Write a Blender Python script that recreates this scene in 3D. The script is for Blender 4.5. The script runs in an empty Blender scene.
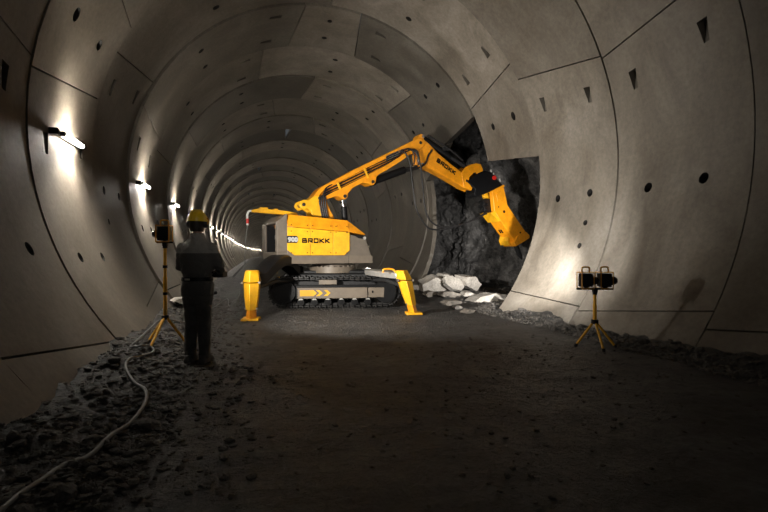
import bpy, bmesh, math, random
from math import sin, cos, pi, radians as rad, sqrt, atan2
from mathutils import Vector, Matrix, noise
random.seed(11)
S = bpy.context.scene
COL = S.collection
R0 = 4.70      # lining radius
LD, LU = 700., 420.
ZC = 3.10      # height of tunnel axis over the floor
RW = 2.373     # ring width
Y0 = 11.497    # seam 0

# ------------------------------------------------------------------ materials
def newmat(name):
    m = bpy.data.materials.new(name); m.use_nodes = True
    nt = m.node_tree; nt.nodes.clear()
    out = nt.nodes.new('ShaderNodeOutputMaterial'); b = nt.nodes.new('ShaderNodeBsdfPrincipled')
    nt.links.new(b.outputs[0], out.inputs[0])
    return m, nt, b
def nd(nt, t, **kw):
    n = nt.nodes.new(t)
    for k, v in kw.items():
        if k in n.inputs.keys(): n.inputs[k].default_value = v
        else: setattr(n, k, v)
    return n
def ramp(nt, src, stops):
    r = nt.nodes.new('ShaderNodeValToRGB')
    while len(r.color_ramp.elements) < len(stops): r.color_ramp.elements.new(0.5)
    for e, (p, c) in zip(r.color_ramp.elements, stops):
        e.position = p; e.color = (c[0], c[1], c[2], 1)
    nt.links.new(src, r.inputs[0]); return r.outputs[0]
def bump(nt, b, src, strength, dist):
    n = nt.nodes.new('ShaderNodeBump'); n.inputs['Strength'].default_value = strength; n.inputs['Distance'].default_value = dist
    nt.links.new(src, n.inputs['Height']); nt.links.new(n.outputs[0], b.inputs['Normal']); return n
def simple(name, col, rough=.5, metal=0., dirt=.25, scale=9., bstr=.0, coat=0., spec=.5):
    m, nt, b = newmat(name)
    tc = nd(nt, 'ShaderNodeTexCoord'); nz = nd(nt, 'ShaderNodeTexNoise', Scale=scale, Detail=6.0, Roughness=.65)
    nt.links.new(tc.outputs['Object'], nz.inputs['Vector'])
    c0 = tuple(c*(1-dirt) for c in col)
    nt.links.new(ramp(nt, nz.outputs[0], [(.35, c0), (.6, col)]), b.inputs['Base Color'])
    b.inputs['Roughness'].default_value = rough; b.inputs['Metallic'].default_value = metal
    b.inputs['Specular IOR Level'].default_value = spec
    if coat: b.inputs['Coat Weight'].default_value = coat
    if bstr: bump(nt, b, nz.outputs[0], bstr, .02)
    return m
def emit(name, col, strength):
    m, nt, b = newmat(name)
    b.inputs['Base Color'].default_value = (*col, 1); b.inputs['Emission Color'].default_value = (*col, 1)
    b.inputs['Emission Strength'].default_value = strength
    return m

def concrete():
    m, nt, b = newmat('lining concrete')
    tc = nd(nt, 'ShaderNodeTexCoord')
    n1 = nd(nt, 'ShaderNodeTexNoise', Scale=1.1, Detail=9.0, Roughness=.68, Distortion=.6)
    n2 = nd(nt, 'ShaderNodeTexNoise', Scale=14., Detail=8.0, Roughness=.7)
    n3 = nd(nt, 'ShaderNodeTexNoise', Scale=.45, Detail=5.0, Roughness=.6)
    mp = nd(nt, 'ShaderNodeMapping'); mp.inputs['Scale'].default_value = (1, 1, .35)
    nt.links.new(tc.outputs['Object'], mp.inputs[0])
    nt.links.new(mp.outputs[0], n1.inputs['Vector'])
    for n in (n2, n3): nt.links.new(tc.outputs['Object'], n.inputs['Vector'])
    c1 = ramp(nt, n1.outputs[0], [(.28, (.095, .080, .062)), (.5, (.175, .153, .124)), (.72, (.25, .225, .19))])
    c2 = ramp(nt, n2.outputs[0], [(.3, (.72, .72, .72)), (.62, (1, 1, 1))])
    c3 = ramp(nt, n3.outputs[0], [(.35, (.80, .77, .72)), (.62, (1, 1, 1))])
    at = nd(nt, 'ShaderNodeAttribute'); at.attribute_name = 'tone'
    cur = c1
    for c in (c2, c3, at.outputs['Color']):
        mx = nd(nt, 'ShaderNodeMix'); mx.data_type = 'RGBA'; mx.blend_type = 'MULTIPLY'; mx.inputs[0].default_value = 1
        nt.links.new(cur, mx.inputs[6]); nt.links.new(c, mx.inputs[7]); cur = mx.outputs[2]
    nt.links.new(cur, b.inputs['Base Color'])
    r = ramp(nt, n1.outputs[0], [(.3, (.5,)*3), (.7, (.72,)*3)]); nt.links.new(r, b.inputs['Roughness'])
    bump(nt, b, n2.outputs[0], .22, .02)
    return m
def coal(name, lo, hi, rough=.75, scale=3., bs=.6, bd=.06):
    m, nt, b = newmat(name)
    tc = nd(nt, 'ShaderNodeTexCoord')
    n1 = nd(nt, 'ShaderNodeTexNoise', Scale=scale, Detail=10.0, Roughness=.7)
    n2 = nd(nt, 'ShaderNodeTexNoise', Scale=scale*9, Detail=8.0, Roughness=.75)
    for n in (n1, n2): nt.links.new(tc.outputs['Object'], n.inputs['Vector'])
    c1 = ramp(nt, n1.outputs[0], [(.35, lo), (.68, hi)]); c2 = ramp(nt, n2.outputs[0], [(.3, (.45,)*3), (.65, (1.25,)*3)])
    mx = nd(nt, 'ShaderNodeMix'); mx.data_type = 'RGBA'; mx.blend_type = 'MULTIPLY'; mx.inputs[0].default_value = 1
    nt.links.new(c1, mx.inputs[6]); nt.links.new(c2, mx.inputs[7]); nt.links.new(mx.outputs[2], b.inputs['Base Color'])
    b.inputs['Roughness'].default_value = rough
    ad = nd(nt, 'ShaderNodeMath'); ad.operation = 'ADD'; nt.links.new(n1.outputs[0], ad.inputs[0]); nt.links.new(n2.outputs[0], ad.inputs[1])
    bump(nt, b, ad.outputs[0], bs, bd)
    return m
def jacket_mat():
    m, nt, b = newmat('work jacket cloth')
    tc = nd(nt, 'ShaderNodeTexCoord'); sx = nd(nt, 'ShaderNodeSeparateXYZ'); nt.links.new(tc.outputs['Object'], sx.inputs[0])
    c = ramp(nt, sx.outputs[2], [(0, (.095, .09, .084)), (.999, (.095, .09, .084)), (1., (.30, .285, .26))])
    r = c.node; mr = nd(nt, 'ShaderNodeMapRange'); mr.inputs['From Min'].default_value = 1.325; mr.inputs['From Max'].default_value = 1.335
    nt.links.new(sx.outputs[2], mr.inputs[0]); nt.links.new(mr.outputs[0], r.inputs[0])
    nt.links.new(c, b.inputs['Base Color']); b.inputs['Roughness'].default_value = .85
    nz = nd(nt, 'ShaderNodeTexNoise', Scale=7., Detail=5., Distortion=1.2); nt.links.new(tc.outputs['Object'], nz.inputs['Vector'])
    bump(nt, b, nz.outputs[0], .8, .05)
    return m
M = dict(
    conc=concrete(),
    yellow=simple('machine yellow paint', (.86, .43, .012), .42, 0, .2, 6, 0, .25),
    orange=simple('boom yellow paint', (.88, .33, .008), .42, 0, .22, 6, 0, .25),
    grey=simple('body warm grey paint', (.150, .124, .097), .5, .1, .2, 5),
    panel=simple('side plate beige', (.175, .142, .108), .5, .1, .2, 5),
    black=simple('black steel', (.006, .006, .0065), .45, 0, .3, 12, 0, 0, .22),
    darkgrey=simple('dark grey steel', (.024, .024, .025), .5, 0, .3, 12, 0, 0, .3),
    tracksteel=simple('worn track steel', (.016, .015, .014), .5, .2, .4, 14),
    rubber=simple('black rubber', (.014, .013, .013), .7, 0, .3, 20, .3),
    hose=simple('hydraulic hose rubber', (.011, .010, .010), .55, 0, .2, 20),
    silver=simple('silver paint', (.62, .60, .56), .3, .6, .15, 6),
    chrome=simple('chrome', (.75, .75, .75), .15, 1., .1, 6),
    red=simple('red plastic', (.6, .02, .015), .4, 0, .1, 6),
    white=simple('white plastic', (.8, .8, .78), .4, 0, .1, 6),
    helmet=simple('yellow helmet plastic', (.80, .52, .02), .35, 0, .12, 14, 0, .3),
    trousers=simple('dark work trousers cloth', (.115, .108, .098), .9, 0, .4, 7, .9),
    jacket=jacket_mat(),
    skin=simple('skin', (.42, .25, .18), .55, 0, .1, 9),
    hair=simple('dark hair', (.02, .014, .01), .6, 0, .3, 30),
    boot=simple('dusty grey boots', (.12, .11, .10), .8, 0, .5, 12, .4),
    tripod=simple('tripod yellow paint', (.88, .44, .02), .45, 0, .25, 9),
    lampyel=simple('lamp housing yellow', (.75, .32, .02), .5, 0, .3, 9),
    cable=simple('grey power cable', (.17, .17, .165), .5, 0, .2, 15),
    floor=coal('coal dust floor', (.011, .0105, .0100), (.088, .084, .079), .56, 1.3, 1., .13),
    rock=coal('dark rock face', (.045, .043, .041), (.34, .325, .31), .36, 1.6, 1., .16),
    debris=coal('dark debris', (.035, .031, .027), (.15, .135, .118), .8, 3., .6, .05),
    slab=coal('broken concrete', (.32, .29, .25), (.66, .61, .54), .8, 3., .5, .03),
    slab_dark=coal('brown broken stone', (.14, .12, .10), (.36, .32, .27), .8, 3., .5, .03),
    tube=emit('lit lamp tube', (1, .93, .82), 260.),
    lens=simple('dark glass lens', (.02, .02, .02), .08, 0, .1, 6),
    silvertext=simple('silver lettering', (.6, .6, .58), .4, .4, .05, 6),
)

# ------------------------------------------------------------------ mesh helpers
def link(name, me, mat=None, parent=None, smooth=None, bevel=0, seg=2):
    o = bpy.data.objects.new(name, me); COL.objects.link(o)
    if mat is not None: me.materials.append(M[mat] if isinstance(mat, str) else mat)
    if parent is not None: o.parent = parent
    if smooth is not None:
        me.polygons.foreach_set('use_smooth', [True]*len(me.polygons))
        if smooth < 180: me.set_sharp_from_angle(angle=rad(smooth))
    if bevel:
        b = o.modifiers.new('b', 'BEVEL'); b.width = bevel; b.segments = seg; b.limit_method = 'ANGLE'; b.angle_limit = rad(35)
    return o
class MB:
    def __init__(s): s.v = []; s.f = []
    def add(s, vs, fs):
        n = len(s.v); s.v += [tuple(v) for v in vs]; s.f += [tuple(i+n for i in f) for f in fs]; return s
    def box(s, x0, x1, y0, y1, z0, z1, mt=None):
        vs = [Vector((x, y, z)) for x in (x0, x1) for y in (y0, y1) for z in (z0, z1)]
        if mt: vs = [mt @ v for v in vs]
        return s.add(vs, [(0,1,3,2),(4,6,7,5),(0,4,5,1),(2,3,7,6),(0,2,6,4),(1,5,7,3)])
    def prism(s, pts, y0, y1, mt=None):     # polygon in xz swept along y
        n = len(pts)
        vs = [Vector((p[0], y0, p[1])) for p in pts]+[Vector((p[0], y1, p[1])) for p in pts]
        if mt: vs = [mt @ v for v in vs]
        return s.add(vs, [tuple(range(n))[::-1], tuple(range(n, 2*n))]+[(i, (i+1) % n, n+(i+1) % n, n+i) for i in range(n)])
    def loft(s, rings, cap=True):
        k = len(rings[0]); n = len(rings)
        vs = [p for r in rings for p in r]
        fs = [(i*k+j, i*k+(j+1) % k, (i+1)*k+(j+1) % k, (i+1)*k+j) for i in range(n-1) for j in range(k)]
        if cap: fs += [tuple(range(k))[::-1], tuple(range((n-1)*k, n*k))]
        return s.add(vs, fs)
    def tube(s, pts, r, k=10, cap=True):    # r float or list
        pts = [Vector(p) for p in pts]; n = len(pts)
        if not isinstance(r, (list, tuple)): r = [r]*n
        rings = []; up = None
        for i, p in enumerate(pts):
            t = (pts[min(i+1, n-1)]-pts[max(i-1, 0)]).normalized()
            if up is None:
                up = Vector((0, 0, 1)) if abs(t.z) < .9 else Vector((1, 0, 0))
            a = (up - t*up.dot(t)).normalized(); b = t.cross(a); up = a
            rings.append([p+(a*cos(2*pi*j/k)+b*sin(2*pi*j/k))*r[i] for j in range(k)])
        return s.loft(rings, cap)
    def cyl(s, p0, p1, r, k=20, r1=None): return s.tube([p0, p1], [r, r if r1 is None else r1], k)
    def ell(s, c, rx, ry, rz, nu=16, nv=10, mt=None):
        rings = []
        for i in range(1, nv):
            a = pi*i/nv-pi/2
            ring = [Vector((rx*cos(a)*cos(2*pi*j/nu), ry*cos(a)*sin(2*pi*j/nu), rz*sin(a))) for j in range(nu)]
            if mt: ring = [mt @ v for v in ring]
            rings.append([v+Vector(c) for v in ring])
        return s.loft(rings)
    def mesh(s, name):
        me = bpy.data.meshes.new(name); me.from_pydata(s.v, [], s.f); me.update()
        bm = bmesh.new(); bm.from_mesh(me); bmesh.ops.recalc_face_normals(bm, faces=bm.faces); bm.to_mesh(me); bm.free()
        return me
    def build(s, name, mat, parent=None, smooth=35, bevel=0, seg=2):
        return link(name, s.mesh(name), mat, parent, smooth, bevel, seg)
def spline(pts, n=6):
    P = [Vector(p) for p in pts]; P = [P[0]*2-P[1]]+P+[P[-1]*2-P[-2]]; out = []
    for i in range(1, len(P)-2):
        for j in range(n):
            t = j/n; a, b, c, d = P[i-1], P[i], P[i+1], P[i+2]
            out.append(.5*((2*b)+(c-a)*t+(2*a-5*b+4*c-d)*t*t+(3*b-a-3*c+d)*t**3))
    out.append(P[-2]); return out
def thing(name, label, cat, loc=(0, 0, 0), rz=0, group=None):
    o = bpy.data.objects.new(name, None); COL.objects.link(o); o.location = loc; o.rotation_euler = (0, 0, rz)
    o.empty_display_size = .1
    return tag(o, label, cat, group)
def tag(o, label, cat, group=None, kind=None):
    if label: o['label'] = label
    if cat: o['category'] = cat
    if group: o['group'] = group
    if kind: o['kind'] = kind
    return o
def text_part(body, name, mat, parent, loc, rot, size, sx=1., off=.012, depth=.004):
    cu = bpy.data.curves.new(name, 'FONT'); cu.body = body; cu.size = size; cu.extrude = depth; cu.offset = off
    cu.align_x = 'LEFT'; cu.align_y = 'BOTTOM_BASELINE'; cu.space_character = 1.05
    t = bpy.data.objects.new('tmp', cu); COL.objects.link(t)
    bpy.context.view_layer.update()
    me = bpy.data.meshes.new_from_object(t.evaluated_get(bpy.context.evaluated_depsgraph_get()))
    bpy.data.objects.remove(t); me.name = name
    for v in me.vertices: v.co.x *= sx
    me.materials.clear()
    o = link(name, me, mat, parent); o.location = loc; o.rotation_euler = rot
    return o
def copy_tree(o, parent=None):
    c = o.copy(); COL.objects.link(c)
    if parent is not None: c.parent = parent
    for ch in list(o.children): copy_tree(ch, c)
    return c

# ------------------------------------------------------------------ tunnel centre line (straight, then a wide bend to the right)
def seam(n): return Y0 - n*RW
def centre(s):
    b = max(0, s-80.); return Vector((b*b/3000., s, 0)), Vector((b/1500., 1, 0)).normalized()
def on_ring(s, th, r):
    c, t = centre(s); e = Vector((t.y, -t.x, 0))
    return Vector((c.x, c.y, ZC)) + e*(r*cos(th)) + Vector((0, 0, r*sin(th)))
def ring_r(n): return (R0-.004 if n % 2 else R0+.008) if n >= 1 else (R0-.015 if n % 2 else R0+.035)

class Lining:
    def __init__(s): s.v = []; s.f = []; s.c = []; s.sm = []
    def add(s, vs, fs, tone, smooth=False):
        n = len(s.v); s.v += vs; s.f += [tuple(i+n for i in f) for f in fs]; s.c += [tone]*len(fs); s.sm += [smooth]*len(fs)
parts = {'wall_left': Lining(), 'ceiling': Lining(), 'wall_right': Lining()}
def which(th):
    d = math.degrees(th) % 360
    return 'wall_right' if (d < 48 or d > 300) else ('ceiling' if d < 135 else 'wall_left')

def panel(n, lo, hi, tone, holes=(), edge=None, thick=.34, detail=True, hide_lo=False):
    """one lining segment; lo/hi = (far angle, near angle) in degrees; edge(v)-> far/near arclength limits"""
    r = ring_r(n); L = parts[which(rad((lo[0]+hi[0])/2))]
    gs = .013; ga = .013/r
    sf, sn = seam(n)-gs, seam(n+1)+gs       # far, near
    lf, ln, hf, hn = (rad(a) for a in (*lo, *hi))
    def P(u, v, rr):
        th = (lf+(ln-lf)*u+ga)*(1-v)+(hf+(hn-hf)*u-ga)*v
        a, b = (sf, sn)
        if edge: b = edge(math.degrees(th), sf, sn)
        return on_ring(a+(b-a)*u, th, rr)
    span = abs(hf-lf)
    nv = max(2, int(span/rad(3.5))) if detail else max(2, int(span/rad(6)))
    nu = 3 if detail else 1
    if edge: nu = 4; nv *= 3
    us = [i/nu for i in range(nu+1)]; vs_ = [i/nv for i in range(nv+1)]
    cells = []
    for (kind, fr, ang) in holes:           # fr = ring coordinate offset from far seam (0..1), ang in degrees
        u = fr; th = rad(ang)
        v = (th-(lf+(ln-lf)*u))/((hf+(hn-hf)*u)-(lf+(ln-lf)*u))
        su, sv = (.10, .11) if kind == 'round' else ((.075, .08) if kind == 'small' else (.13, .20))
        du, dv = su/RW, sv/(r*span)
        if v-dv < .01 or v+dv > .99: continue
        cells.append((kind, u-du, u+du, v-dv, v+dv))
    for c in cells:
        us = [x for x in us if x in (0, 1) or abs(x-c[1]) > .02 and abs(x-c[2]) > .02 and not c[1] < x < c[2]]
        vs_ = [x for x in vs_ if x in (0, 1) or abs(x-c[3]) > .004 and abs(x-c[4]) > .004 and not c[3] < x < c[4]]
    us = sorted(set(us+[x for c in cells for x in c[1:3]])); vs_ = sorted(set(vs_+[x for c in cells for x in c[3:5]]))
    V = []; idx = {}
    def vert(i, j):
        if (i, j) not in idx: idx[i, j] = len(V); V.append(P(us[i], vs_[j], r))
        return idx[i, j]
    F = []
    for i in range(len(us)-1):
        for j in range(len(vs_)-1):
            um, vm = (us[i]+us[i+1])/2, (vs_[j]+vs_[j+1])/2
            hit = [c for c in cells if c[1]-1e-6 <= um <= c[2]+1e-6 and c[3]-1e-6 <= vm <= c[4]+1e-6]
            if hit: continue
            F.append((vert(i, j), vert(i+1, j), vert(i+1, j+1), vert(i, j+1)))
    L.add(V, F, tone, True)
    for (kind, u0, u1, v0, v1) in cells:
        uc, vc = (u0+u1)/2, (v0+v1)/2
        # polygon outline in (a along u, b along v) unit cell
        if kind in ('round', 'small'):
            N = 16; q = [(cos(2*pi*(k+.5)/N-pi*.75-pi/N)*.78, sin(2*pi*(k+.5)/N-pi*.75-pi/N)*.78) for k in range(N)]
        else:
            wide = 1 if kind == 'wedge+' else -1          # which v end is wide
            N = 16; q = []
            cs = [(-.62 if wide < 0 else -.34, -.82), (.62 if wide < 0 else .34, -.82), (.34 if wide < 0 else .62, .82), (-.34 if wide < 0 else -.62, .82)]
            for k in range(4):
                a, b = cs[k], cs[(k+1) % 4]
                for m in range(4): q.append((a[0]+(b[0]-a[0])*m/4, a[1]+(b[1]-a[1])*m/4))
        hu, hv = (u1-u0)/2, (v1-v0)/2
        pt = lambda a, b, rr: P(uc+a*hu, vc+b*hv, rr)
        corners = [pt(-1, -1, r), pt(1, -1, r), pt(1, 1, r), pt(-1, 1, r)]
        rim = [pt(a, b, r) for a, b in q]
        VV = corners+rim; FF = []
        for k in range(4):
            loop = [4+(k*4+m) % 16 for m in range(5)]
            FF.append((k, (k+1) % 4, *loop[::-1]))
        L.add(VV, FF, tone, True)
        if kind in ('round', 'small'): deep = [pt(a*.85, b*.85, r+.22) for a, b in q]
        else:
            deep = [pt(a, b*.98, r+.02+.15*((b*wide+.82)/1.64)) for a, b in q]
        L.add(rim+deep, [(k, (k+1) % 16, 16+(k+1) % 16, 16+k) for k in range(16)]+[tuple(range(16, 32))], tone*.6 if kind[0] == 'w' else tone*.08)  # insides of holes and pockets darkened in colour to stand for recess shade
    # side faces and back
    def strip(fa, fb, m):
        A = [fa(k/m) for k in range(m+1)]; B = [fb(k/m) for k in range(m+1)]
        L.add(A+B, [(k, k+1, m+2+k, m+1+k) for k in range(m)], tone)
    e = r+thick
    strip(lambda t: P(0, t, r), lambda t: P(0, t, e), nv); strip(lambda t: P(1, t, r), lambda t: P(1, t, e), nv)
    strip(lambda t: P(t, 0, r), lambda t: P(t, 0, e), nu); strip(lambda t: P(t, 1, r), lambda t: P(t, 1, e), nu)
    if edge or detail:
        m = nv; A = [P(0, k/m, e) for k in range(m+1)]+[P(1, k/m, e) for k in range(m+1)]
        L.add(A, [(k, k+1, m+2+k, m+1+k) for k in range(m)], tone)

H = lambda a, k='round': [(k, .29, a), (k, .71, a)]
def W(a, b, k): return [(k, .22, a), (k, .78, b)]       # far angle, near angle
# rings near the camera: (far joint, near joint) pairs in rising order, then pockets
rings = {
 5: ([(-44,-44),(30,27),(88,92),(150,154),(166,163),(224,224)], H(0)+H(60)+H(120)+H(195)),
 4: ([(-44,-44),(-31,-35),(25,22),(90,90),(152,150),(190,193),(224,224)], H(-5)+H(58)+H(122)+H(205)),
 3: ([(-44,-44),(-36,-32),(27,24),(80,84),(101,97),(165,168),(213,216),(224,224)], H(-7)+H(45)+H(131)+H(190)+W(20,18,'wedge+')),
 2: ([(-44,-44),(-36.6,-32.5),(23.4,27.5),(84,84),(104,104),(170.3,166.5),(218.7,214),(224,224)], H(-7.5)+W(16.2,18.9,'wedge+')+H(45)+H(130)+H(201.3)+W(176,174,'wedge-')),
 1: ([(-44,-44),(-34.1,-35.5),(29.9,24),(88,90),(149.6,146),(167.4,171.9),(224,224)], H(-6.4)+W(20.3,17.4,'wedge+')+[('small',.71,-14),('small',.71,-20)]+H(158.5)+H(202.8)+W(180,182.5,'wedge-')+H(60)+H(116)),
 0: ([(11.2,7),(30.3,34.9),(89.5,90),(151.5,155.7),(211,216),(224,224)], H(21.4)+W(39.3,41.9,'wedge-')+H(65.7)+H(125.1)+W(158.7,162.2,'wedge-')+H(186.4)+[('small',.75,194)]),
 -1:([(23.9,27.5),(75.2,79.5),(101,97.4),(162,158.7),(214,214),(224,224)], H(44.1)+W(68,70.8,'wedge+')+H(88.5)+W(109.3,106.5,'wedge-')+H(132.9)+W(170.6,168.5,'wedge-')+H(194)),
 -2:([(13,23.5),(50.5,48.2),(111.5,110),(165,165),(215,215),(224,224)], H(36)+W(57.5,54.9,'wedge-')+H(81.5)+W(119,116.9,'wedge-')+H(143.8)+H(190)),
 -3:([(-44,-44),(-24,-28),(35,33),(90.3,86.7),(149,149),(208,210),(224,224)], H(5)+H(55.7)+W(82.5,80.5,'wedge+')+H(120)+H(180)),
 -4:([(-44,-44),(-20,-17),(40,42),(101.9,104.3),(158,158),(214,214),(224,224)], H(12)+H(70)+W(108,110,'wedge-')+H(131)+H(190)),
 -5:([(-44,-44),(-38,-36),(15,18),(75.4,80.1),(135,135),(195,195),(224,224)], H(45)+H(105)+H(165)+W(70,74,'wedge+')),
}
tone_rng = random.Random(4)
tones = {(0,3): .8, (0,4): .85, (3,1): .8, (3,2): .8, (3,0): .8, (4,2): .75, (0,0): .95, (0,1): 1.15, (0,2): .9, (-1,0): .62, (-1,1): 1.05, (-1,2): .75, (-2,1): 1.32, (-2,0): .72, (-2,2): .95, (-3,2): 1.3, (-3,3): .62, (-3,1): .9, (2,1): .95, (2,2): .95, (1,1): 1.0}  # segments listed first (left, near right) carry painted shade; rest is concrete variation
for n, (js, holes) in rings.items():
    for i in range(len(js)-1):
        mid = (js[i][0]+js[i][1]+js[i+1][0]+js[i+1][1])/4
        hs = [h for h in holes if js[i][0]+(js[i][1]-js[i][0])*h[1] < h[2] < js[i+1][0]+(js[i+1][1]-js[i+1][0])*h[1]]
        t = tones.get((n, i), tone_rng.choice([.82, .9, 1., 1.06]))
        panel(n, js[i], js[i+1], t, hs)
# the broken ring beside the opening: what is left of it below the slanted joint
def broken(deg, sf, sn):
    f = max(0, min(1, (deg+35)/50.))
    y = seam(-1.46) + (seam(-1.84)-seam(-1.46))*min(1, f*1.5)
    y += .06*noise.noise(Vector((deg*.35, 3, 0)))+.035*noise.noise(Vector((deg*1.3, 7, 0)))
    return y
panel(-2, (-44, -44), (13, 13), .9, (), edge=lambda d, a, b: broken(d, a, b), thick=.15)
for n in range(-6, -106, -1):
    base = tone_rng.uniform(0, 60); js = [-44]
    a = -44+base*.9+6
    while a < 216: js.append(a); a += 60 if tone_rng.random() < .85 else 22
    js.append(224)
    for i in range(len(js)-1):
        sl = tone_rng.choice([-2, 2]); lo = (js[i], js[i]+(sl if i else 0)); hi = (js[i+1], js[i+1]+(sl if i < len(js)-2 else 0))
        hs = H((js[i]+js[i+1])/2) if n > -12 and js[i+1]-js[i] > 25 else []
        panel(n, lo, hi, (tone_rng.choice([1.0, 1.15, 1.35]) if n % 2 else tone_rng.choice([.55, .7, .9])), hs, detail=n > -14, thick=.2)  # lamp rings lighter, rings between darker: lamplight banding put into the tone
for nm, L in parts.items():
    me = bpy.data.meshes.new(nm); me.from_pydata([tuple(v) for v in L.v], [], L.f); me.update()
    me.polygons.foreach_set('use_smooth', L.sm)
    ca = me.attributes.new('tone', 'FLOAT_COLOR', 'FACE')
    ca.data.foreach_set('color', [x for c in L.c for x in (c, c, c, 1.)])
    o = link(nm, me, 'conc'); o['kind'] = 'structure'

# ------------------------------------------------------------------ floor
def fbm(x, y, s, o=4):
    v = 0; a = 1
    for i in range(o):
        v += a*noise.noise(Vector((x*s, y*s, 5.3+i*7))); s *= 2.1; a *= .5
    return v
def sm(a, b, x):
    t = max(0, min(1, (x-a)/(b-a))); return t*t*(3-2*t)
def floor_h(x, y):
    h = .03*fbm(x, y, .5, 3)
    h += .014*fbm(x*.6, y*1.4, 4., 4)
    rough = .10
    bl = sm(-2.7, -3.4, x)*(.12+rough*max(-.5, fbm(x, y, 1.6, 5)))+sm(-2.3, -3.0, x)*(.022*fbm(x, y, 6, 3)+.035*fbm(x+40, y, 2.9, 2))
    br = sm(2.9, 3.6, x)*(.12+.13*max(-.5, fbm(x, y, 1.8, 4)))*(1-.6*sm(9.5, 11, y)*sm(16, 14.5, y))
    mid = .0
    # flat spots under machine feet and tripods
    return h*(1-.2*sm(2.2, 1.2, abs(x)))+.022*abs(fbm(x, y, 2.6, 3))*sm(8.6, 7.4, y)-.006+bl+br+mid
def floor_mesh():
    V = []; F = []
    xs = []; x = -4.4
    while x < 9.4: xs.append(x); x += .05 if abs(abs(x)-3.2) < .7 else .085
    ys = []; y = -4.
    while y < 26: ys.append(y); y += .06 if y < 12 else .12
    while y < 80: ys.append(y); y += 1.0
    while y < 262: ys.append(y); y += 2.373
    for y in ys:
        c, t = centre(y); far = y > 26
        for x in xs:
            xx = min(x, 4.) if far else x
            V.append((c.x+xx, y, floor_h(xx, y) if not far else .02*fbm(xx, y, .6, 2)+(.1 if abs(xx) > 3 else 0)))
    k = len(xs)
    for j in range(len(ys)-1):
        for i in range(k-1):
            F.append((j*k+i, j*k+i+1, (j+1)*k+i+1, (j+1)*k+i))
    me = bpy.data.meshes.new('floor'); me.from_pydata(V, [], F); me.update()
    o = link('floor', me, 'floor', smooth=180); o['kind'] = 'structure'
floor_mesh()

# ------------------------------------------------------------------ rock face behind the opening
def rock_face():
    V = []; F = []; ny, nt_ = 230, 190
    for j in range(ny+1):
        y = 7.6+17.4*j/ny
        b = sm(8.3, 10.8, y)*sm(25., 22.5, y)
        for i in range(nt_+1):
            th = -58+112*i/nt_
            bt = sm(54, 36, th)
            r = R0+.40+3.0*b*bt
            X = r*cos(rad(th)); Z = r*sin(rad(th))
            p = Vector((X, y, Z))
            q = Vector((X*.8+y*.35, y*.8-Z*.5, Z*.9+y*.3))
            d = .5*noise.fractal(q*.6, .9, 2.1, 5)+.22*abs(noise.noise(q*1.7))+.10*noise.noise(q*4.1)+.05*noise.noise(q*9)
            cr = noise.cell(q*1.3)*.12+noise.cell(q*3.1)*.05
            r2 = r-(d+cr)*b*bt*.9
            V.append((max(r2, R0+.36)*cos(rad(th)), y+.15*noise.noise(q*2.3)*b, ZC+max(r2, R0+.36)*sin(rad(th))))
    k = nt_+1
    for j in range(ny):
        for i in range(nt_): F.append((j*k+i, j*k+i+1, (j+1)*k+i+1, (j+1)*k+i))
    me = bpy.data.meshes.new('rock'); me.from_pydata(V, [], F); me.update()
    o = link('rock_face', me, 'rock'); o['kind'] = 'structure'
    o['label'] = 'dark broken rock face behind the opening in the concrete lining'
rock_face()

# ------------------------------------------------------------------ loose material
def lump_mesh(name, seed, sub=2, jag=.28, flat=.7):
    rg = random.Random(seed); bm = bmesh.new(); bmesh.ops.create_icosphere(bm, subdivisions=sub, radius=1)
    off = Vector((rg.uniform(0, 50), rg.uniform(0, 50), rg.uniform(0, 50)))
    for v in bm.verts:
        v.co *= 1+jag*noise.noise(v.co*1.3+off)+.12*noise.noise(v.co*3.3+off)
        v.co.z *= flat
    for _ in range(5):       # a few cleavage planes
        n = Vector((rg.gauss(0, 1), rg.gauss(0, 1), rg.gauss(0, 1))).normalized(); d = rg.uniform(.55, .8)
        for v in bm.verts:
            s = v.co.dot(n)-d
            if s > 0: v.co -= n*s
    me = bpy.data.meshes.new(name); bm.to_mesh(me); bm.free(); return me
lumps = [lump_mesh('lump', k) for k in range(8)]
def gravel(name, label, n, area, smin, smax, mat, seed):
    rg = random.Random(seed); V = []; F = []
    bases = [([v.co.copy() for v in m.vertices], [tuple(p.vertices) for p in m.polygons]) for m in [lump_mesh('g', 30+i, 1) for i in range(5)]]
    for _ in range(n):
        x, y = area(rg); s = smin+(smax-smin)*rg.random()**3
        vs, fs = rg.choice(bases); b = len(V); z = floor_h(x, y)
        mt = Matrix.Translation((x, y, z+s*.2)) @ Matrix.Rotation(rg.uniform(0, 6.28), 4, 'Z') @ Matrix.Rotation(rg.uniform(-.5, .5), 4, 'X') @ Matrix.Diagonal((s*rg.uniform(.7, 1.5), s, s*rg.uniform(.5, 1), 1))
        V += [tuple(mt @ v) for v in vs]; F += [tuple(i+b for i in f) for f in fs]
    me = bpy.data.meshes.new(name); me.from_pydata(V, [], F); me.update()
    o = link(name, me, mat); tag(o, label, 'gravel', kind='stuff')
def left_area(rg):
    y = 1.6+rg.random()**1.3*12; return (rg.uniform(-3.66, -2.6) if rg.random() < .5 else max(-3.6, -2.5-abs(rg.gauss(0, .42)))) if rg.random() < .9 else rg.uniform(-2.6, -1.9), y
def right_area(rg):
    y = 3.+rg.random()*6.6; return min(3.5, 3.05+abs(rg.gauss(0, .22))), y
def open_area(rg):
    return rg.uniform(3.4, 7.2), rg.uniform(9.5, 15.2)
def ground_area(rg):
    return rg.uniform(-2.8, 3.2), rg.uniform(2.0, 14)
gravel('loose_gravel', 'dark crumbly gravel and earth banked along the left tunnel wall', 7500, left_area, .008, .045, 'debris', 1)
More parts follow.
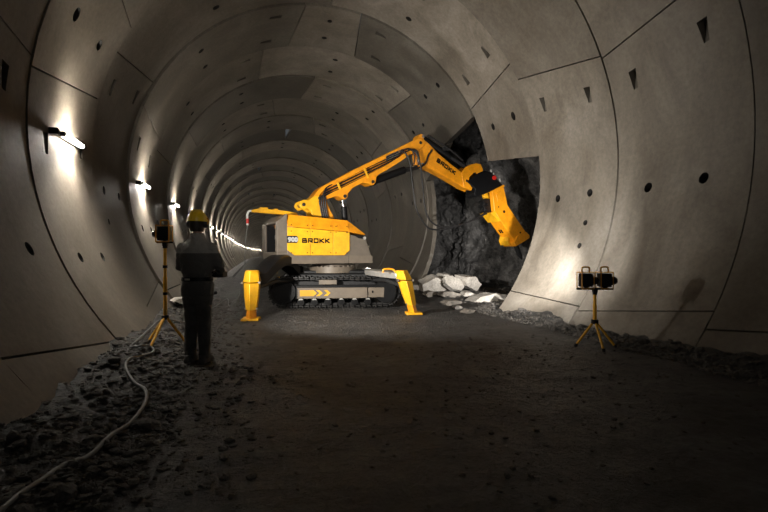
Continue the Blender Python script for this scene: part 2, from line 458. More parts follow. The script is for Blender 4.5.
gravel('loose_gravel', 'grey gravel lying along the foot of the right tunnel wall', 2600, right_area, .010, .05, 'debris', 2)
gravel('loose_gravel', 'gravel spilled in front of the opening under the breaker', 2200, open_area, .012, .07, 'debris', 3)
gravel('loose_gravel', 'scattered fine grit on the black tunnel floor', 3200, ground_area, .005, .026, 'debris', 4)
rg = random.Random(9)
for i in range(40):
    y = 2.4+rg.random()**1.2*7; x = -2.62-rg.random()*.8; s = rg.uniform(.035, .085)
    if abs(x+3.2) < .45 and abs(y-6.9) < .6: continue
    o = link('stone', lumps[i % 8], None); o.data.materials.clear() if False else None
    if not o.data.materials: o.data.materials.append(M['debris'])
    o.location = (x, y, floor_h(x, y)+s*.15); o.scale = (s*1.3, s, s*.8); o.rotation_euler = (rg.uniform(-.3, .3), rg.uniform(-.3, .3), rg.uniform(0, 6))
    tag(o, 'rough dark stone lying in the rubble bank along the left wall', 'stone', 'stones along the left wall')
for i in range(22):
    y = 3.6+rg.random()*5.6; x = 3.12+rg.random()*.42; s = rg.uniform(.04, .085)
    o = link('stone', lumps[i % 8], None)
    o.location = (x, y, floor_h(x, y)+s*.2); o.scale = (s*1.4, s, s*.8); o.rotation_euler = (rg.uniform(-.3, .3), rg.uniform(-.3, .3), rg.uniform(0, 6))
    tag(o, 'small grey stone among the gravel at the foot of the right wall', 'stone', 'stones along the right wall')

# broken concrete pieces in front of the opening
def slab(label, loc, pts, th, rot, name='concrete_chunk', mat='slab'):
    me_ = MB(); me_.prism(pts, -th/2, th/2)
    me = me_.mesh(name); bm = bmesh.new(); bm.from_mesh(me)
    bmesh.ops.triangulate(bm, faces=[f for f in bm.faces if len(f.verts) > 4])
    bmesh.ops.subdivide_edges(bm, edges=bm.edges, cuts=3, use_grid_fill=True)
    off = Vector(loc)
    for v in bm.verts: v.co += v.co.normalized()*(.04*noise.noise(v.co*5+off)+.02*noise.noise(v.co*13+off))
    bm.to_mesh(me); bm.free()
    o = link(name, me, mat, smooth=28); o.location = loc; o.rotation_euler = rot
    tag(o, label, 'rubble', 'broken concrete pieces below the breaker')
hexa = lambda a, b, seed: [(a*cos(t+.2)*random.Random(seed*7+i).uniform(.75, 1.1), b*sin(t+.2)*random.Random(seed*9+i).uniform(.75, 1.1)) for i, t in enumerate([k*2*pi/6 for k in range(6)])]
CH = []   # filled in below with world positions
def rock(label, x, y, w, h, d, lift, rot, seed, n=6, mat='slab', name='concrete_chunk'):
    pts = [(w/2*cos(2*pi*i/n+.3)*random.Random(seed*7+i).uniform(.85, 1.12), h/2*sin(2*pi*i/n+.3)*random.Random(seed*9+i).uniform(.85, 1.12)) for i in range(n)]
    slab(label, (x, y, floor_h(x, y)+lift), pts, d, rot, name, mat)
rock('large pale concrete chunk with a sloped top, left in the pile', 4.05, 14.2, .95, .72, .60, .22, (.2, -.35, -.2), 3, 6)
rock('white block lying behind the large pale chunk', 4.85, 14.95, .75, .6, .5, .30, (.1, .3, .1), 4, 6)
rock('dark faced slab tilted up in the middle of the pile', 4.45, 13.45, .80, .46, .22, .30, (-.35, .45, -.1), 5, 7, mat='slab')
rock('squared pale block leaning on the right side of the pile', 5.05, 13.6, .80, .50, .60, .32, (.1, .35, .3), 6, 5)
rock('long flat concrete slab at the right of the pile, beside the wall edge', 4.30, 10.9, 1.15, .24, .5, .10, (0, -.08, .1), 7, 6)
rock('flat stone lying against the foot of the large pale chunk', 3.62, 12.0, .66, .22, .4, .08, (0, .05, 0), 8, 6, mat='slab_dark')
rock('low flat stone at the front left of the pile', 3.10, 10.7, .54, .15, .35, .05, (0, -.04, 0), 9, 7, mat='slab_dark')
rock('small pale stone between the dark faced slab and the long flat slab', 4.30, 12.1, .42, .20, .3, .08, (.1, .1, 0), 10, 6)
rock('grey stone at the far left behind the yellow stabiliser foot', 4.35, 16.0, .60, .42, .4, .16, (0, .1, 0), 11, 6, mat='slab_dark')
rock('low brownish stone at the left of the large pale chunk', 3.60, 14.7, .50, .30, .4, .08, (0, .1, 0), 12, 6, mat='slab_dark')
rock('thin pointed stone in the gravel in front of the long flat slab', 2.85, 9.25, .32, .10, .2, .03, (0, -.1, .3), 13, 5, mat='slab_dark')
rock('small round stone just in front of the low flat stone', 2.95, 10.0, .24, .12, .2, .03, (0, 0, 0), 14, 7)
rock('brown stone under the left corner of the large pale chunk', 3.40, 12.9, .46, .26, .4, .06, (0, .1, 0), 15, 6, mat='slab_dark')
rock('pale slab lying on the left bank behind the tripod', -3.42, 11.2, .62, .16, .4, .10, (0, .12, .4), 16, 6)
t = MB(); t.tube([(-3.42, 12.2, .55), (-3.2, 11.9, .30), (-2.98, 11.7, .06)], .035, 8)
tag(t.build('metal_bar', 'black'), 'dark bent bar sticking out of the left bank behind the tripod', 'metal bar')
t = MB(); t.tube([(-3.62, 11.0, .22), (-3.1, 11.1, .33), (-2.75, 11.2, .42)], .04, 8); t.box(-3.35, -3.25, 11.02, 11.12, .02, .27)
tag(t.build('pipe_piece', 'black'), 'dark pipe piece lying across the slab on the left bank', 'pipe')

# ------------------------------------------------------------------ demolition machine
MX, MY = .14, 11.8
rob = thing('demolition_robot', 'large yellow and grey tracked demolition robot with raised breaker arm', 'construction machine', (MX, MY, 0), 0)
RC = Matrix.Rotation(rad(-10), 4, 'Z'); RU = Matrix.Rotation(rad(12), 4, 'Z')
def place(o, Mx):
    for v in o.data.vertices: v.co = Mx @ v.co
    o.data.update(); return o
def part(mb, name, mat, Mx, parent=rob, **k):
    return place(mb.build(name, mat, parent, **k), Mx)
# --- undercarriage
b = MB(); b.box(-1.05, 1.15, -.62, .62, .30, .82); b.box(-.75, .85, -.45, .45, .82, .90)
part(b, 'chassis', 'darkgrey', RC, bevel=.03)
b = MB(); b.cyl((0, 0, .84), (0, 0, 1.0), .62, 40); b.cyl((0, 0, .9), (0, 0, 1.1), .46, 40)
for k in range(24):
    a = k*2*pi/24; b.cyl((.56*cos(a), .56*sin(a), 1.0), (.56*cos(a), .56*sin(a), 1.03), .025, 6)
part(b, 'slew_ring', 'panel', RC)
def track(side):
    ya, yb = (side*1.0, side*.56); ym = (ya+yb)/2
    xs, xi, zc, r = -1.19, 1.31, .40, .355
    def path(t):                               # stadium centre line
        Ls = xi-xs; Lc = pi*r; T = 2*Ls+2*Lc; d = (t % 1)*T
        if d < Ls: return Vector((xs+d, 0, zc-r)), Vector((0, 0, -1))
        d -= Ls
        if d < Lc: a = -pi/2+d/r; return Vector((xi+r*cos(a), 0, zc+r*sin(a))), Vector((cos(a), 0, sin(a)))
        d -= Lc
        if d < Ls:
            x = xi-d; sag = -.035*sin(pi*(d/Ls))*abs(sin(2.5*pi*d/Ls)); return Vector((x, 0, zc+r+sag)), Vector((0, 0, 1))
        d -= Ls; a = pi/2+d/r; return Vector((xs+r*cos(a), 0, zc+r*sin(a))), Vector((cos(a), 0, sin(a)))
    m = MB(); N = 52
    for k in range(N):
        p, n = path(k/N); tdir = Vector((n.z, 0, -n.x))
        mt = Matrix(((tdir.x, 0, n.x, p.x), (0, 1, 0, 0), (tdir.z, 0, n.z, p.z), (0, 0, 0, 1)))
        y0, y1 = min(ya, yb), max(ya, yb)
        m.box(-.056, .056, y0, y1, -.012, .012, mt); m.box(-.05, -.028, y0, y1, .012, .042, mt)
        for yy in (ym-.10, ym+.04): m.box(-.06, .06, yy, yy+.06, -.06, -.012, mt)
        for yy in (y0+.02, y1-.05): m.cyl(mt @ Vector((.02, yy, .01)), mt @ Vector((.02, yy, .03)), .014, 6)
    tr = part(m, 'track', 'tracksteel', RC)
    m = MB(); m.cyl((xs, ya*.985, zc), (xs, yb*1.02, zc), .285, 28); m.cyl((xs, ya*1.01, zc), (xs, ym, zc), .17, 24)
    for k in range(12):
        a = k*pi/6; m.box(-.035, .035, min(ym-.03, ym+.03), max(ym-.03, ym+.03), .27, .335, Matrix.Translation((xs, 0, zc)) @ Matrix.Rotation(a, 4, 'Y'))
        m.cyl((xs+.225*cos(a), ya*1.0, zc+.225*sin(a)), (xs+.225*cos(a), ym, zc+.225*sin(a)), .02, 6)
    part(m, 'drive_sprocket', 'black', RC, tr)
    m = MB(); m.cyl((xi, ya*.985, zc), (xi, yb, zc), .28, 28); m.cyl((xi, ya*1.005, zc), (xi, ym, zc), .10, 20)
    part(m, 'idler_wheel', 'black', RC, tr)
    for k in range(6):
        x = -.78+k*.33; m = MB(); m.cyl((x, ya*.99, .145), (x, yb, .145), .085, 18); m.cyl((x, ya*1.005, .145), (x, ym, .145), .045, 14)
        part(m, 'track_roller', 'black', RC, tr)
        m = MB(); m.prism([(x-.06, .20), (x+.06, .20), (x+.03, .235), (x-.03, .235)], ya*1.0, ya*.97); part(m, 'roller_cap', 'silver', RC, tr)
    m = MB(); m.box(-.9, 1.30, min(ym*1.1, ya*.98), max(ym*1.1, ya*.98), .22, .56); part(m, 'track_frame', 'black', RC, tr, bevel=.01)
    e = side*1.012; pl = MB()
    m = MB(); m.box(-.86, .86, min(e, ya*.97), max(e, ya*.97), .235, .50); m.box(.885, 1.28, min(e, ya*.97), max(e, ya*.97), .25, .495)
    sp = part(m, 'side_plate', 'panel', RC, tr, bevel=.008); sp['label'] = 'beige side plate with yellow arrow marks'
    m = MB(); m.box(-.34, .10, min(e*.95, ya*.9), max(e*.95, ya*.9), .575, .69); part(m, 'cover_plate', 'panel', RC, tr, bevel=.006)
    m = MB(); f0, f1 = e, e+side*.004
    m.prism([(-.80, .295), (-.47, .295), (-.385, .37), (-.47, .445), (-.80, .445)], f0, f1)
    for x in (-.41, -.22): m.prism([(x, .295), (x+.085, .295), (x+.17, .37), (x+.085, .445), (x, .445), (x+.085, .37)], f0, f1)
    part(m, 'arrow_marks', 'yellow', RC, tr)
    m = MB(); m.prism([(.97, .36), (1.01, .36), (1.01, .42), (.97, .42)], f0, f1); part(m, 'grease_port', 'black', RC, tr)
track(-1); track(1)

# --- outriggers
def outrigger(fx, fy, lean, ztop, dome):
    """fx, fy foot; lean = x shift of top relative to foot; arm goes to the chassis corner"""
    sx = 1 if fx > 0 else -1; sy = 1 if fy > 0 else -1
    tx = fx+lean; ty = fy-sy*.10
    root = (sx*.95, sy*.5, .87)
    # leg: faceted shell, widest at the knee band, tapered downwards
    def ring(z, w, d, cx, ridge):
        y0 = fy+(ty-fy)*(z/ztop)
        return [Vector((cx-w, y0+d, z)), Vector((cx-w, y0-d*.25, z)), Vector((cx+ridge, y0-d-.06, z)), Vector((cx+w, y0-d*.25, z)), Vector((cx+w, y0+d, z))]
    cx = lambda z: fx+(tx-fx)*z/ztop
    m = MB(); m.loft([ring(ztop, .115, .13, cx(ztop), .0), ring(ztop-.05, .135, .15, cx(ztop), .0), ring(.76, .165, .17, cx(.76), .0)])
    leg = part(m, 'outrigger_leg', 'yellow', RC, bevel=.012)
    m = MB(); m.loft([ring(.74, .155, .16, cx(.74), .0), ring(.46, .135, .145, cx(.46), .0), ring(.20, .105, .12, cx(.2), .0)]); part(m, 'leg_shell', 'yellow', RC, leg, bevel=.012)
    m = MB(); m.loft([ring(.27, .085, .10, cx(.27), .0), ring(.04, .095, .10, cx(.04), .0)]); part(m, 'inner_leg', 'orange', RC, leg, bevel=.01)
    m = MB(); m.prism([(fx-.175, 0), (fx+.175, 0), (fx+.165, .045), (fx-.165, .045)], fy-.17, fy+.17); part(m, 'foot_plate', 'yellow', RC, leg, bevel=.006)
    for s in (-1, 1):
        m = MB(); m.cyl((cx(.75)+s*.15, fy-.02, .75), (cx(.75)+s*.19, fy-.02, .75), .03, 10); part(m, 'pin', 'panel', RC, leg)
        m = MB(); m.cyl((cx(.16)+s*.10, fy, .22), (cx(.16)+s*.13, fy, .22), .03, 10); part(m, 'pin', 'panel', RC, leg)
    # arm
    m = MB(); n = 8; rings = []
    for i in range(n+1):
        t_ = i/n; p = Vector(root).lerp(Vector((tx, ty+sy*(-.1), ztop-(.12 if sx > 0 else .18))), t_)
        p.z += dome*sin(pi*min(1, t_*1.15))*.9
        dirv = (Vector((tx, ty, 0))-Vector((root[0], root[1], 0))).normalized(); nrm = Vector((-dirv.y, dirv.x, 0))
        w = .14+.07*sin(pi*t_); hh = .075 if sx > 0 else .13
        rings.append([p+nrm*w-Vector((0, 0, hh)), p-nrm*w-Vector((0, 0, hh)), p-nrm*w+Vector((0, 0, hh*.7)), p-nrm*w*.6+Vector((0, 0, hh)), p+nrm*w*.6+Vector((0, 0, hh)), p+nrm*w+Vector((0, 0, hh*.7))])
    m.loft(rings); arm = part(m, 'outrigger_arm', 'silver' if sx > 0 else 'black', RC, bevel=.01)
    m = MB(); m.tube([(root[0], root[1], root[2]-.22), ((root[0]+tx)/2, (root[1]+ty)/2, root[2]-.16), (tx, ty+(-sy)*.14, .62)], .05, 12); part(m, 'outrigger_cylinder', 'darkgrey', RC, arm)
    if sx > 0:
        m = MB(); m.tube(spline([(tx-.42, ty+.1, ztop-.06), (tx-.40, ty+.1, ztop+.015), (tx-.22, ty+.1, ztop+.02), (tx-.12, ty+.06, ztop-.06)]), .022, 8); part(m, 'guard_loop', 'orange', RC, leg)
outrigger(-1.63, -2.83, .0, 1.0, .38)
outrigger(1.79, -2.32, -.24, .97, .0)
outrigger(-1.63, 2.5, .0, .92, .0)
outrigger(1.45, 2.45, .0, .74, .0)

# --- upper body
YW = .75
b = MB(); sh = [(-1.71, 1.36), (-1.64, 1.09), (.80, 1.09), (.80, 1.29), (.66, 1.60), (.10, 2.17), (-1.44, 2.25), (-1.71, 2.08)]
m = MB()
# shell with a rear recess: build ribs around it
m.prism([(-1.30, 1.09), (.80, 1.09), (.80, 1.29), (.64, 1.72), (.10, 1.86), (-1.30, 1.94)], -YW+.02, YW-.02)
for s in (-1, 1): m.box(-1.47, -1.28, min(s*YW, s*(YW-.1)), max(s*YW, s*(YW-.1)), 1.09, 2.0)
m.box(-1.5, -1.28, -YW+.02, YW-.02, 1.09, 1.36)
body = part(m, 'body_housing', 'grey', RU, bevel=.02)
m = MB()
m.prism([(-1.46, 1.09), (-1.66, 1.09), (-1.71, 1.38), (-1.46, 1.38)], -YW, YW)          # lower cross part
m.box(-1.71, -1.46, -YW, -YW+.17, 1.38, 2.08); m.box(-1.71, -1.67, YW-.36, YW, 1.38, 2.08); m.box(-1.67, -1.46, YW-.04, YW, 1.38, 2.08)
m.prism([(-1.468, 2.07), (-1.71, 2.07), (-1.71, 2.10), (-1.49, 2.29), (-1.468, 2.29)], -YW, YW)
part(m, 'rear_guard', 'grey', RU, body, bevel=.035, seg=3)
m = MB(); m.prism([(-1.30, 1.36), (-1.34, 1.36), (-1.34, 2.07), (-1.30, 2.07)], -YW+.1, YW-.1); m.box(-1.66, -1.30, YW-.355, YW-.06, 1.385, 2.06); part(m, 'radiator', 'black', RU, body)
m = MB(); m.cyl((-1.33, -.38, 1.74), (-1.64, -.38, 1.74), .10, 20); part(m, 'rear_knob', 'silver', RU, body, bevel=.01)
ye = -YW
def sidepanel(s):
    y0, y1 = (s*(YW-.03), s*(YW+.012))
    yy = sorted((y0, y1))
    g = .006
    m = MB()
    # three lower door panels under the horizontal joint, three upper ones
    m.prism([(-1.465, 1.43), (-1.29, 1.30), (-.89-g, 1.30), (-.89-g, 1.955-g), (-1.465, 1.985-g)], *yy)
    a = part(m, 'hood_panel', 'yellow', RU, body, bevel=.006)
    m = MB(); m.prism([(-.89+g, 1.30), (-.295-g, 1.30), (-.295-g, 1.918-g), (-.89+g, 1.952-g)], *yy); part(m, 'hood_panel', 'yellow', RU, body, bevel=.006)
    m = MB(); m.prism([(-.295+g, 1.30), (.02, 1.30), (.158, 1.43), (.158, 1.892-g), (-.295+g, 1.916-g)], *yy); part(m, 'hood_panel', 'yellow', RU, body, bevel=.006)
    return yy
sidepanel(-1); sidepanel(1)
m = MB()      # top hood: bevelled edge along both sides
def hoodring(x, ze, zt): return [Vector((x, -YW-.01, ze)), Vector((x, -YW+.16, zt)), Vector((x, YW-.16, zt)), Vector((x, YW+.01, ze))]
for xa, xb, za, zb in ((-1.465, -.892, 1.99, 1.955), (-.888, -.297, 1.955, 1.92), (-.293, .14, 1.92, 1.895)):
    r_ = lambda x, z: [Vector((x, -YW-.012, z)), Vector((x, -YW+.10, z+.30)), Vector((x, YW-.10, z+.30)), Vector((x, YW+.012, z))]
    m = MB(); m.loft([r_(xa, za+.003), r_(xb, zb+.003)]); part(m, 'hood_top', 'orange', RU, body, bevel=.006)
m = MB(); m.loft([[Vector((.142, -YW-.012, 1.895)), Vector((.142, -YW+.10, 2.195)), Vector((.142, YW-.10, 2.195)), Vector((.142, YW+.012, 1.895))],
                  [Vector((.66, -YW+.10, 1.83)), Vector((.66, -YW+.12, 1.86)), Vector((.66, YW-.12, 1.86)), Vector((.66, YW-.10, 1.83))]])
part(m, 'nose_hood', 'orange', RU, body, bevel=.006)
m = MB(); m.prism([(.27, 1.835), (.60, 1.80), (.635, 1.72), (.42, 1.74)], -YW+.005, YW-.005); part(m, 'nose_grille', 'black', RU, body)
m = MB(); m.cyl((.58, -.74, 1.745), (.58, -.78, 1.745), .04, 12); part(m, 'nose_light', 'silver', RU, body)
for s in (-1, 1):
    m = MB(); m.box(-1.47, .12, s*(YW-.02), s*(YW+.025), 1.095, 1.285); m.box(.13, .81, s*(YW-.02), s*(YW+.025), 1.095, 1.285); part(m, 'skirt', 'panel', RU, body, bevel=.006)
m = MB()
for x in (-1.37, -.97, -.84, -.36, -.22, .08):
    for z in (1.36, 1.88, 2.03): m.cyl((x, -YW-.012, z), (x, -YW-.022, z), .013, 8)
part(m, 'bolt', 'black', RU, body)
m = MB(); m.prism([(-1.475, 1.595), (-1.235, 1.595), (-1.20, 1.64), (-1.20, 1.73), (-1.235, 1.77), (-1.475, 1.77)], -YW-.02, -YW-.005); bd = part(m, 'badge', 'darkgrey', RU, body, bevel=.01)
def letter_strokes(word, w=1.10, gap=.24, t=.29):
    P = {'B': [((0,0),(0,1)), ((0,1),(w*.88,1)), ((0,.5),(w*.92,.5)), ((0,0),(w*.9,0)), ((w*.9,.97),(w*.9,.53)), ((w,.48),(w,.03))],
         'R': [((0,0),(0,1)), ((0,1),(w*.95,1)), ((0,.42),(w*.95,.42)), ((w,.96),(w,.46)), ((w*.45,.42),(w,0))],
         'O': [((0,0),(0,1)), ((0,1),(w,1)), ((w,1),(w,0)), ((w,0),(0,0))],
         'K': [((0,0),(0,1)), ((.12,.5),(w*.98,1)), ((.2,.5),(w*1.02,0))]}
    m = MB(); x = 0
    for ch in word:
        for (a, b) in P[ch]:
            a = Vector((a[0], 0, t/2+a[1]*(1-t))); b = Vector((b[0], 0, t/2+b[1]*(1-t))); d = (b-a).normalized(); n_ = Vector((d.z, 0, -d.x))*t/2; e = d*t*.42
            q = [a-e+n_, b+e+n_, b+e-n_, a-e-n_]
            m.prism([(x+v.x, v.z) for v in q], -.5, .5)
        x += w+t+gap
    return m, x-gap-t/2
def put_brokk(x, y, z, height, width, tilt, parent):
    m, tot = letter_strokes('BROKK')
    o = m.build('lettering', 'black', parent, smooth=None)
    return place(o, RU @ Matrix.Translation((x, y, z)) @ Matrix.Rotation(tilt, 4, 'Y') @ Matrix.Diagonal((width/tot, .008, height, 1)))
def put_text(body_s, nm, mat, x, y, z, size, sx, tilt=0, parent=body, Mx=RU, off=.01, depth=.004):
    o = text_part(body_s, nm, mat, parent, (0, 0, 0), (0, 0, 0), size, sx, off, depth)
    return place(o, Mx @ Matrix.Translation((x, y, z)) @ Matrix.Rotation(tilt, 4, 'Y') @ Matrix.Rotation(rad(90), 4, 'X'))
put_text('900', 'badge_number', 'silvertext', -1.45, -YW-.024, 1.63, .145, 1.05, parent=body)
put_brokk(-1.09, -YW-.014, 1.598, .122, .70, 0, body)
# --- top rail with hanging cable tail
m = MB(); m.prism([(-2.10, 2.43), (-2.16, 2.40), (-2.14, 2.36), (-1.3, 2.33), (-.95, 2.31), (-1.02, 2.395), (-1.30, 2.43), (-1.95, 2.46)], -.06, .10)
m.box(-1.95, -1.75, -.07, .11, 2.44, 2.49); m.box(-1.6, -1.5, -.07, .11, 2.43, 2.47)
m.box(-1.35, -1.15, -.03, .07, 2.2, 2.36)
rail = part(m, 'cable_arm', 'yellow', RU, bevel=.01)
m = MB(); m.tube(spline([(-2.10, 0, 2.40), (-2.20, 0, 2.38), (-2.24, 0, 2.30), (-2.24, 0, 2.19)]), .025, 10); m.cyl((-2.235, 0, 2.08), (-2.237, 0, 2.04), .032, 12); part(m, 'cable_guide', 'white', RU, rail)
m = MB(); m.cyl((-2.24, 0, 2.20), (-2.236, 0, 2.08), .034, 12); part(m, 'cable_sleeve', 'red', RU, rail)
# --- arm base and boom
AY = .2
def plate(name, mat, pts, y0, y1, parent=rob, bevel=.02, Mx=RU): 
    m = MB(); m.prism(pts, y0, y1); return part(m, name, mat, Mx, parent, bevel=bevel)
for s in (-1, 1):
    plate('arm_bracket', 'yellow', [(-1.01, 2.565), (-.97, 2.68), (-.87, 2.725), (-.76, 2.72), (-.61, 2.83), (-.46, 2.86), (-.47, 2.70), (-.42, 2.45), (-.36, 2.20), (-.60, 2.20), (-.70, 2.45), (-.80, 2.50), (-.90, 2.46)], *sorted((s*.14, s*.24)))
    plate('arm_strut', 'orange', [(-.42, 2.76), (-.28, 2.80), (-.16, 2.52), (.02, 2.20), (-.12, 2.20), (-.28, 2.50)], *sorted((s*.12, s*.20)))
for x, z in ((-.89, 2.59), (-.46, 2.78)):
    m = MB(); m.cyl((x, -.26, z), (x, .26, z), .045, 20); part(m, 'pivot_pin', 'darkgrey', RU, bevel=.005)
m = MB(); m.box(-1.0, .0, -.4, .4, 2.12, 2.26); part(m, 'arm_mount', 'black', RU, bevel=.02)
# boom: thin web in the middle with raised top and bottom flanges, so the near side is a channel for the hoses
topl = [(-.614, 2.83), (-.50, 2.98), (-.398, 3.08), (.55, 3.625), (1.537, 4.157), (2.455, 4.655), (2.60, 4.72), (2.70, 4.74), (2.82, 4.68), (2.85, 4.60)]
botl = [(2.733, 4.454), (2.611, 4.33), (2.318, 4.218), (1.998, 3.981), (1.537, 3.687), (1.19, 3.50), (.867, 3.32), (.35, 3.04), (.097, 2.905), (-.20, 2.78), (-.42, 2.66)]
boom = plate('boom', 'orange', topl+botl, -.10, .16, bevel=.015)
def offs(pts, d, sgn):
    out = []
    for i, p in enumerate(pts):
        a = Vector(pts[max(i-1, 0)]); b_ = Vector(pts[min(i+1, len(pts)-1)]); t_ = (b_-a).normalized(); out.append((p[0]+sgn*t_.y*d, p[1]-sgn*t_.x*d))
    return out
tp = topl[:7]; m = MB(); m.prism(tp+offs(tp, .115, 1)[::-1], -.21, .21); part(m, 'top_flange', 'orange', RU, boom, bevel=.012)
bt = botl[2:]; m = MB(); m.prism(bt+offs(bt, .13, 1)[::-1], -.21, .21); part(m, 'bottom_flange', 'orange', RU, boom, bevel=.012)
plate('boom_head', 'orange', [(2.05, 4.42), (2.455, 4.655), (2.60, 4.72), (2.70, 4.74), (2.82, 4.68), (2.85, 4.58), (2.733, 4.454), (2.611, 4.33), (2.318, 4.218), (2.12, 4.07), (2.18, 4.26)], -.215, .215, boom)
plate('cylinder_lug', 'orange', [(.79, 3.28), (1.30, 3.56), (1.22, 3.47), (1.20, 3.33), (1.14, 3.25), (1.05, 3.235), (.97, 3.28)], -.215, .215, boom)
plate('cylinder_lug', 'orange', [(.0, 2.86), (.50, 3.12), (.36, 2.96), (.35, 2.86), (.28, 2.80), (.19, 2.81), (.12, 2.86)], -.215, .215, boom)
for x, z in ((1.10, 3.33), (.26, 2.88), (2.67, 4.597)):
    m = MB(); m.cyl((x, -.235, z), (x, .235, z), .045, 18); part(m, 'pin', 'darkgrey', RU, boom)
for (x0, z0, x1, z1) in ((.04, 3.23, .13, 3.04), (.83, 3.68, .95, 3.42)):
    a, c_ = Vector((x0, 0, z0)), Vector((x1, 0, z1)); d = (c_-a).normalized(); n_ = Vector((d.z, 0, -d.x))*.028
    m = MB(); m.prism([(a+n_).xz[:] if False else ((a+n_).x, (a+n_).z), ((c_+n_).x, (c_+n_).z), ((c_-n_).x, (c_-n_).z), ((a-n_).x, (a-n_).z)], -.245, -.215); part(m, 'hose_clamp', 'yellow', RU, boom, bevel=.004)
for i, dz in enumerate((.0, .075, .15, -.07)):
    pts = [(-.36+.05*i, -.25, 2.20), (-.44+.05*i, -.26, 2.5), (-.46+.05*i, -.26, 2.76), (-.28, -.22, 2.93+dz*.8), (.10, -.17, 3.12+dz), (.51, -.17, 3.34+dz), (1.13, -.17, 3.66+dz), (1.65, -.17, 3.94+dz*.8), (2.0, -.18, 4.13+dz*.6)]
    m = MB(); m.tube(spline(pts, 8), .021, 10); part(m, 'hose', 'hose', RU, boom)
m = MB(); m.box(1.52, 1.92, -.235, -.17, 0, .16, Matrix.Translation((0, 0, 0))); 
for v_ in range(len(m.v)): x, y, z = m.v[v_]; m.v[v_] = (x, y, z+3.93+(x-1.52)*.50)
part(m, 'valve_block', 'darkgrey', RU, boom, bevel=.01)
for k in range(3):
    m = MB(); m.tube([(1.50, -.245, 3.95+.06*k), (2.05, -.245, 4.22+.055*k)], .014, 8); part(m, 'pipe', 'chrome', RU, boom)
for k, dx in enumerate((0, .16)):
    m = MB(); m.tube(spline([(1.92+dx, -.24, 4.17+.06*k), (2.12+dx, -.27, 4.33), (2.33+dx, -.29, 4.33), (2.42+dx, -.29, 4.12), (2.40+dx, -.28, 3.92)]), .022, 10); part(m, 'hose', 'hose', RU, boom)
# lift cylinder below the boom
m = MB(); m.cyl((1.10, .0, 3.33), (2.25, .0, 3.80), .105, 24); m.cyl((1.12, .0, 3.34), (1.25, 0, 3.39), .12, 24); cy = part(m, 'stick_cylinder', 'black', RU)
m = MB(); m.cyl((2.2, 0, 3.78), (2.80, 0, 3.99), .05, 18); part(m, 'piston_rod', 'darkgrey', RU, cy)
m = MB(); m.cyl((.36, 0, 2.15), (.32, 0, 2.62), .085, 20); cy = part(m, 'boom_cylinder', 'black', RU)
m = MB(); m.cyl((.32, 0, 2.60), (.26, 0, 2.90), .042, 16); part(m, 'piston_rod', 'chrome', RU, cy)
# --- stick
stick = plate('stick', 'orange', [(2.60, 4.50), (2.64, 4.80), (2.72, 4.89), (2.80, 4.86), (2.84, 4.72), (3.017, 4.62), (3.362, 4.363), (3.85, 4.08), (4.31, 3.86), (4.40, 3.60), (4.60, 3.36), (4.294, 3.40), (4.161, 3.47), (3.147, 3.85), (2.857, 3.906), (2.70, 3.87), (2.663, 3.95), (2.62, 4.2)], -.17, .17, bevel=.025)
m = MB(); m.prism([(3.02, 4.55), (3.36, 4.30), (4.27, 3.82), (4.36, 3.60), (4.22, 3.52), (3.15, 3.92), (2.98, 4.00)], -.185, .185); part(m, 'stick_side', 'orange', RU, stick, bevel=.008)
for s in (-1, 1):
    m = MB(); m.prism([(4.20, 3.86), (4.40, 4.06), (4.60, 4.16), (4.80, 4.21), (4.98, 4.20), (5.07, 4.05), (5.06, 3.86), (4.98, 3.77), (4.88, 3.77), (4.85, 3.92), (4.72, 3.92), (4.52, 3.74), (4.50, 3.56), (4.64, 3.42), (4.60, 3.33), (4.30, 3.42)], *sorted((s*.10, s*.19))); part(m, 'stick_fork', 'orange', RU, stick, bevel=.012)
put_brokk(3.26, -.19, 4.10, .135, .76, rad(27), stick)
m = MB(); m.tube(spline([(3.10, -.20, 4.44), (2.95, -.21, 4.25), (2.85, -.22, 4.02), (2.62, -.22, 3.86), (2.2, -.22, 3.72)]), .028, 10); part(m, 'hose', 'hose', RU, stick)
m = MB(); m.tube(spline([(2.62, -.18, 4.30), (2.60, -.2, 4.05), (2.70, -.2, 3.93)]), .02, 10); part(m, 'pipe', 'silver', RU, stick)
for x, z in ((2.78, 4.80), (2.76, 3.98), (4.41, 3.62)):
    m = MB(); m.cyl((x, -.2, z), (x, .2, z), .045, 18); part(m, 'pin', 'chrome', RU, stick)
d = (Vector((4.15, 0, 4.22))-Vector((2.80, 0, 4.80))).normalized()
m = MB(); m.tube([Vector((2.74, 0, 4.84)), Vector((2.80, 0, 4.81)), Vector((2.80, 0, 4.81))+d*1.15, Vector((2.80, 0, 4.81))+d*1.18], [.09, .115, .115, .09], 24)
cy = part(m, 'tilt_cylinder', 'black', RU)
m = MB(); m.cyl(Vector((2.80, 0, 4.81))+d*1.1, (4.90, 0, 3.95), .06, 16); part(m, 'piston_rod', 'darkgrey', RU, cy)
m = MB(); m.tube(spline([(3.0, -.10, 4.88), (3.4, -.12, 4.72), (3.9, -.12, 4.50), (4.3, -.12, 4.26)]), .03, 8); part(m, 'hose', 'hose', RU, cy)
m = MB(); m.box(3.55, 3.75, -.13, .1, 4.50, 4.60); part(m, 'hose_clip', 'darkgrey', RU, cy)
